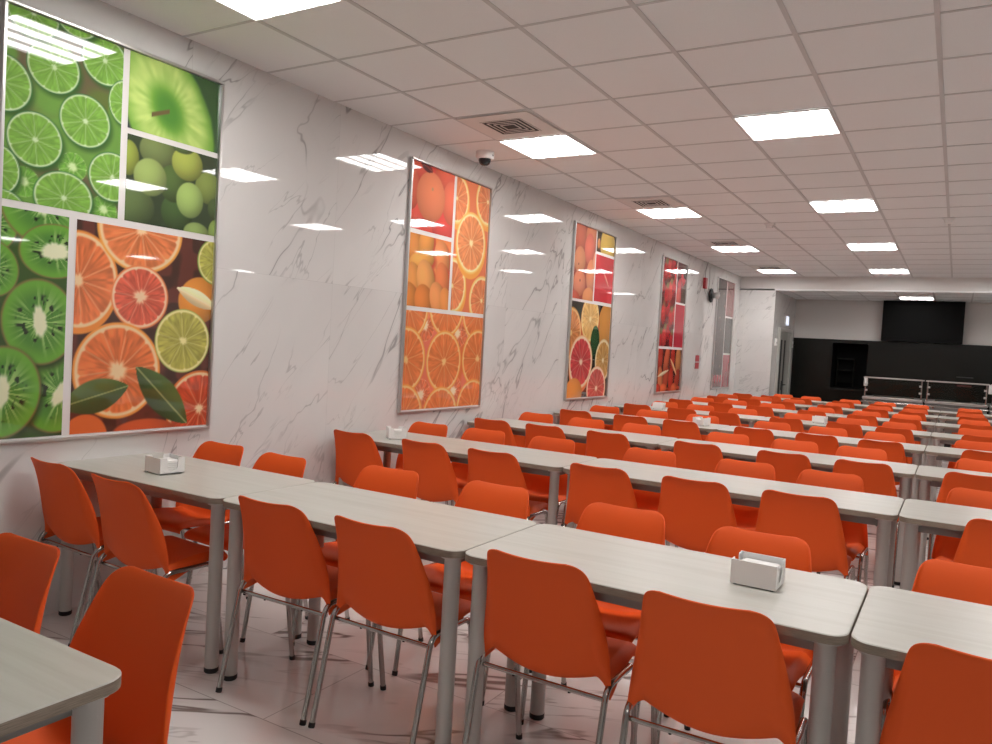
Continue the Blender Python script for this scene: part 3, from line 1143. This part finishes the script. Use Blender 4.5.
a.blend(sm(1.02, .93, rr + .03 * vn(ang * 6, rr * 3)), (96, 150, 44))
a.blend(sm(1.0, .62, rr) * sm(.22, .5, rr) * .9 * (.6 + .5 * vn(ang * 9 + 30, rr * 4)), (188, 210, 112))
a.blend(sm(.36, .12, rr), (66, 128, 34))
a.blend(sm(.05, .02, np.abs((a.Z - 2.575) - .42 * (a.Y - 2.655)) * 3) * (np.abs(a.Y - 2.655) < .055), (98, 82, 44))
a.blend(sm(.75, 1.0, (a.Y - 2.70) * 2.2 + (a.Z - 2.66) * 1.2 + .30) * .75, (44, 84, 34))
a.blend(sm(2.50, 2.47, a.Y + .35 * (a.Z - 2.45)) * sm(2.60, 2.55, a.Z), (46, 50, 66))
a.build(t, XP, GAIN)
a = Art(2.47, 3.034, 1.977, 2.421, st, (46, 62, 36))
for cy, cz, ry, rz, c in ((2.65, 2.37, .11, .09, (112, 130, 70)), (2.50, 2.06, .14, .11, (92, 116, 62)), (2.78, 2.07, .10, .10, (62, 92, 40)),
                          (2.75, 2.22, .09, .10, (76, 104, 44)), (2.98, 2.24, .09, .09, (122, 142, 62)), (2.48, 2.30, .06, .09, (150, 168, 60)),
                          (2.61, 2.225, .098, .098, (152, 176, 92)), (2.835, 2.345, .10, .092, (162, 176, 70)), (2.86, 2.15, .088, .098, (156, 188, 96)),
                          (2.91, 1.975, .085, .06, (134, 160, 84)), (3.04, 2.0, .05, .07, (128, 156, 70)), (3.03, 2.13, .05, .06, (70, 92, 46)), (2.80, 2.43, .07, .035, (84, 110, 52))):
    a.ball(cy, cz, ry, rz, c, .55)
a.build(t, XP, GAIN)
a = Art(1.868, 2.183, .884, 1.943, st, (52, 82, 28))
for cy, cz, rz, ax, rot in ((1.83, 1.86, .13, .9, 0), (2.06, 1.99, .20, 1.0, 0), (2.12, 1.77, .13, 1.3, .1), (1.84, 1.66, .13, .9, .3)):
    a.kiwi(cy, cz, rz, ax, rot, .30, 1.3 if cz == 1.77 else .6)
for cy, cz, rz, ax, rot in ((2.17, 1.09, .20, .85, -.5), (2.06, 1.43, .205, .86, .12), (1.90, 1.10, .215, .82, -.1)):
    a.disc(cy + .01, cz - .02, rz, (40, 56, 20), rot, ax, .03)
    a.kiwi(cy, cz, rz, ax, rot, .36, .48)
a.build(t, XP, GAIN)
a = Art(2.222, 3.034, .884, 1.941, st, (66, 38, 28))
a.blot((96, 46, 34), 14, .45, .65, 5)
OF, OR, OP = (222, 112, 58), (226, 130, 48), (236, 190, 140)
a.citrus(2.98, .98, .22, (206, 74, 40), (220, 110, 40), OP, 10, .4)
a.citrus(2.24, 1.645, .245, OF, OR, OP, 10, .2, .86, drop=(.0, -.02))
a.citrus(2.573, 1.94, .225, (226, 120, 64), (230, 150, 58), OP, 10, .8, 1.10)
a.ball(2.95, 1.60, .14, .13, (228, 140, 44), .65, rot=.4)
a.leaf((2.80, 1.66), (3.07, 1.56), .045, (234, 206, 150), (236, 214, 170))
a.citrus(3.06, 1.83, .135, (170, 168, 70), (110, 140, 50), (212, 206, 130), 10, .3)
a.citrus(2.579, 1.589, .168, (214, 88, 62), (222, 120, 66), (238, 190, 150), 10, .1, core=.15)
a.citrus(2.468, 1.20, .25, (226, 110, 52), (230, 138, 52), OP, 10, .5, .98, core=.15)
a.citrus(2.852, 1.366, .178, (172, 166, 68), (150, 166, 70), (220, 212, 140), 10, .2, rindw=.03)
a.disc(2.30, .86, .12, (214, 96, 40)); a.ball(2.64, .87, .19, .07, (210, 84, 40), .7)
a.leaf((2.17, 1.02), (2.53, 1.12), .085, (70, 88, 40), (128, 140, 80))
a.leaf((2.57, 1.22), (2.90, .90), .09, (66, 86, 38), (140, 150, 90))
a.build(t, XP, GAIN)

# ---- second poster: oranges
t = poster(1, 'framed fruit poster of orange slices and peaches under the dome camera')
st = .0065
a = Art(4.862, 5.453, 2.318, 2.841, st, (206, 66, 54))
for cy, cz, ry, rz, c in ((4.90, 2.45, .15, .12, (222, 78, 62)), (5.32, 2.38, .16, .14, (216, 70, 62)), (4.98, 2.78, .14, .12, (214, 78, 60)), (5.35, 2.80, .18, .12, (222, 88, 62)),
                          (4.87, 2.62, .10, .16, (214, 92, 66)), (5.42, 2.60, .13, .18, (226, 104, 74)), (5.13, 2.60, .195, .20, (228, 124, 82))):
    a.ball(cy, cz, ry, rz, c, .72, hy=0)
a.disc(5.145, 2.665, .012, (170, 140, 90)); a.leaf((4.96, 2.86), (5.14, 2.80), .04, (96, 40, 40), (150, 60, 50))
a.build(t, XP, GAIN)
a = Art(4.862, 5.453, 1.71, 2.283, st, (220, 120, 60))
for cy, cz, ry, rz, c, rot in ((4.95, 2.15, .10, .17, (226, 140, 62), .1), (5.10, 2.22, .10, .15, (232, 150, 66), -.2), (5.33, 2.12, .11, .16, (230, 136, 74), .3),
                             (5.05, 2.08, .17, .08, (238, 164, 70), .2), (4.95, 1.90, .11, .16, (234, 150, 70), .3), (5.12, 1.93, .12, .17, (236, 158, 82), .4), (5.35, 1.93, .10, .17, (226, 120, 66), .2),
                             (4.90, 1.76, .12, .14, (228, 136, 56), .4), (5.10, 1.76, .12, .14, (226, 128, 54), .5), (5.30, 1.78, .11, .16, (234, 146, 78), .5), (5.42, 1.75, .09, .15, (230, 140, 66), .3)):
    a.disc(cy + .025, cz - .02, rz * 1.03, (190, 74, 46), rot, ry / rz, .015)
    a.ball(cy, cz, ry, rz, c, .62, rot=rot)
a.build(t, XP, GAIN)
OF2, OR2, OP2 = (220, 122, 72), (226, 150, 80), (238, 200, 140)
a = Art(5.489, 6.027, 1.71, 2.841, st, (216, 110, 66))
for cy, cz, r, ax in ((5.50, 2.66, .215, .9), (6.0, 2.72, .22, .9), (5.50, 1.92, .24, .88), (5.98, 1.83, .22, .95)):
    a.disc(cy + .01, cz - .045, r, (228, 150, 62), 0, ax); a.citrus(cy, cz, r, OF2, (232, 178, 92), (240, 206, 140), 10, cy * 3, ax, .88, .06, .07, .07)
a.disc(5.76, 2.27, .268, (228, 152, 62), 0, .9)
a.citrus(5.757, 2.316, .268, (224, 132, 76), (232, 178, 88), (242, 208, 146), 10, .3, .89, .86, .09, .06, .06)
a.build(t, XP, GAIN)
a = Art(4.862, 6.027, .884, 1.676, st, (216, 104, 58))
a.blot((222, 110, 84), 5, .45, .7, 2)
for cy, cz in ((5.14, 1.565), (5.62, 1.52), (5.80, 1.54), (5.13, 1.0), (5.60, 1.02)):
    a.citrus(cy, cz, .13, (218, 108, 68), (216, 104, 58), (240, 200, 160), 10, cy, core=.24, rindw=.0, pithw=.01)
for cy, cz in ((4.915, 1.70), (5.44, 1.745), (5.94, 1.72), (4.905, 1.285), (5.437, 1.275), (5.97, 1.305), (4.90, .83), (5.42, .80), (5.92, .86)):
    a.citrus(cy, cz, .262, (220, 116, 60), (226, 146, 64), (236, 186, 118), 10, cy * 2, .99, .9, .085, .05, .05)
a.build(t, XP, GAIN)

# ---- third poster: apricots, pear, red, mixed citrus
t = poster(2, 'framed fruit poster with apricots and halved grapefruit, third from the camera')
st = .008
a = Art(7.858, 8.445, 2.01, 2.841, st, (150, 70, 56))
for cy, cz, ry, rz, c in ((8.01, 2.72, .15, .19, (216, 112, 84)), (8.32, 2.76, .16, .14, (214, 124, 84)), (8.03, 2.45, .15, .15, (222, 142, 98)), (8.28, 2.60, .14, .18, (222, 110, 88)),
                          (8.05, 2.19, .16, .15, (222, 128, 92)), (8.36, 2.30, .14, .19, (218, 130, 88)), (7.93, 2.0, .15, .10, (206, 92, 70)), (8.32, 2.04, .17, .12, (222, 140, 88)), (8.45, 2.45, .06, .14, (222, 150, 110))):
    a.ball(cy, cz, ry, rz, c, .72)
a.disc(8.06, 2.22, .012, (60, 34, 30)); a.disc(8.0, 2.40, .01, (80, 40, 30))
a.build(t, XP, GAIN)
a = Art(8.475, 9.021, 2.603, 2.841, st, (84, 62, 40))
a.ball(8.80, 2.70, .22, .24, (216, 180, 84), .75); a.disc(8.53, 2.70, .06, (190, 120, 70), 0, .6)
a.build(t, XP, GAIN)
a = Art(8.475, 9.021, 2.02, 2.571, st, (196, 48, 54)); a.blot((208, 60, 66), 4, .4, .7, 1); a.blot((190, 40, 50), 3, .5, .7, 6)
a.leaf((8.72, 2.38), (8.90, 2.22), .02, (214, 110, 100), (220, 130, 110))
a.build(t, XP, GAIN)
a = Art(7.858, 9.021, .884, 1.98, st, (58, 46, 40))
a.blot((40, 50, 34), 8, .5, .7, 3)
a.ball(8.90, 1.70, .26, .32, (206, 138, 62), .7)
a.disc(8.42, 1.72, .27, (196, 88, 60)); a.citrus(8.41, 1.80, .27, (224, 172, 96), (226, 150, 70), (236, 206, 140), 10, .2, .95)
a.citrus(7.90, 1.62, .29, (214, 132, 72), (216, 138, 66), (232, 186, 120), 10, .5, .95)
a.ball(8.585, 1.53, .13, .20, (46, 88, 44), .45)
a.disc(8.20, 1.23, .30, (214, 110, 66)); a.citrus(8.215, 1.295, .31, (202, 66, 66), (222, 160, 110), (232, 196, 160), 11, .4, 1.04, rindw=.04, pithw=.09)
a.citrus(8.86, 1.32, .26, (194, 142, 72), (206, 186, 140), (222, 206, 160), 10, .1, .92, rindw=.05, pithw=.08)
a.ball(8.06, .93, .23, .18, (222, 140, 60), .75)
a.citrus(8.70, .98, .27, (206, 84, 76), (224, 160, 120), (232, 200, 170), 11, .3, 1.05, rindw=.04, pithw=.08)
a.build(t, XP, GAIN)

# ---- fourth poster: strawberries, peppers
t = poster(3, 'framed fruit poster in reds with strawberries, fourth from the camera')
st = .010
a = Art(10.849, 11.515, 1.553, 2.841, st, (120, 28, 32))
for q in range(16):
    cy, cz = 10.95 + (q % 4) * .17 + (.08 if (q // 4) % 2 else 0), 1.62 + (q // 4) * .34 + (q % 3) * .07
    a.ball(cy, cz, .12, .17, [(192, 46, 48), (206, 62, 58), (178, 36, 42)][q % 3], .55, speck=.3)
    a.disc(cy + .01, cz + .16, .05, (110, 104, 62), 0, 1.5, .03)
a.build(t, XP, GAIN)
a = Art(11.55, 12.009, 2.237, 2.841, st, (92, 48, 50))
for q, (cy, cz, c) in enumerate(((11.65, 2.72, (120, 60, 62)), (11.85, 2.60, (196, 66, 74)), (11.70, 2.45, (170, 50, 58)), (11.95, 2.38, (84, 66, 50)), (11.66, 2.30, (200, 90, 84)), (11.92, 2.78, (110, 84, 76)))):
    a.ball(cy, cz, .13, .16, c, .55)
a.build(t, XP, GAIN)
a = Art(11.55, 12.009, 1.553, 2.207, st, (182, 44, 58)); a.blot((190, 54, 66), 5, .4, .7, 2); a.build(t, XP, GAIN)
a = Art(10.849, 12.009, .884, 1.515, st, (120, 34, 26))
for q, (cy, cz, ry, rz, c, rot) in enumerate(((11.0, 1.35, .13, .22, (190, 62, 44), .1), (11.28, 1.32, .12, .26, (206, 96, 60), -.25), (11.60, 1.30, .13, .26, (178, 50, 36), .1), (11.85, 1.32, .14, .24, (204, 130, 74), .1),
                                            (11.05, 1.06, .12, .20, (214, 120, 74), .3), (11.30, 1.05, .14, .20, (186, 70, 44), -.2), (11.55, 1.02, .13, .22, (196, 58, 40), .2), (11.85, 1.02, .14, .20, (180, 64, 44), -.1),
                                            (11.2, .92, .16, .08, (224, 92, 46), 0), (10.95, .92, .12, .08, (202, 50, 40), 0), (11.7, .92, .14, .08, (214, 96, 54), 0))):
    a.ball(cy, cz, ry, rz, c, .5, rot=rot)
a.leaf((10.9, 1.10), (11.4, 1.20), .025, (222, 190, 150), (230, 200, 170)); a.leaf((11.45, 1.38), (11.8, 1.12), .03, (222, 160, 110), (230, 180, 130))
a.build(t, XP, GAIN)

# ---- fifth poster: dark cherries and berries
t = poster(4, 'framed greyish fruit poster of dark berries, farthest from the camera by the pillar')
a = Art(13.843, 14.475, .884, 2.841, st, (44, 34, 36))
for q in range(36):
    cy, cz = 13.90 + (q % 4) * .17 + (.08 if (q // 4) % 2 else 0), 1.02 + (q // 4) * .22
    red = cz < 1.2
    a.ball(cy, cz, .10, .11, (176, 74, 84) if red else [(62, 46, 46), (76, 60, 58), (52, 40, 42)][q % 3], .6)
    if q % 3 == 0:
        a.disc(cy - .03, cz + .03, .022, (190, 170, 160), soft=.02)
a.build(t, XP, GAIN)
a = Art(14.51, 15.003, 2.2, 2.841, st, (112, 60, 62))
for q in range(9):
    a.ball(14.6 + (q % 3) * .17, 2.3 + (q // 3) * .22, .10, .13, [(150, 74, 74), (120, 84, 76), (164, 66, 70)][q % 3], .6)
a.build(t, XP, GAIN)
a = Art(14.51, 15.003, 1.517, 2.17, st, (72, 68, 66)); a.blot((62, 58, 58), 6, .4, .7, 2); a.build(t, XP, GAIN)
a = Art(14.51, 15.003, .884, 1.485, st, (150, 64, 72)); a.blot((166, 78, 86), 5, .4, .7, 4); a.build(t, XP, GAIN)

# ------------------------------------------------------------------ world
w = bpy.data.worlds.new('world')
SC.world = w
w.use_nodes = True
w.node_tree.nodes['Background'].inputs[0].default_value = (.6, .6, .6, 1)
w.node_tree.nodes['Background'].inputs[1].default_value = 0.05
SC.cycles.max_bounces = 8
SC.cycles.diffuse_bounces = 4
SC.cycles.glossy_bounces = 4
SC.cycles.use_denoising = True
SC.cycles.sample_clamp_indirect = 6.0
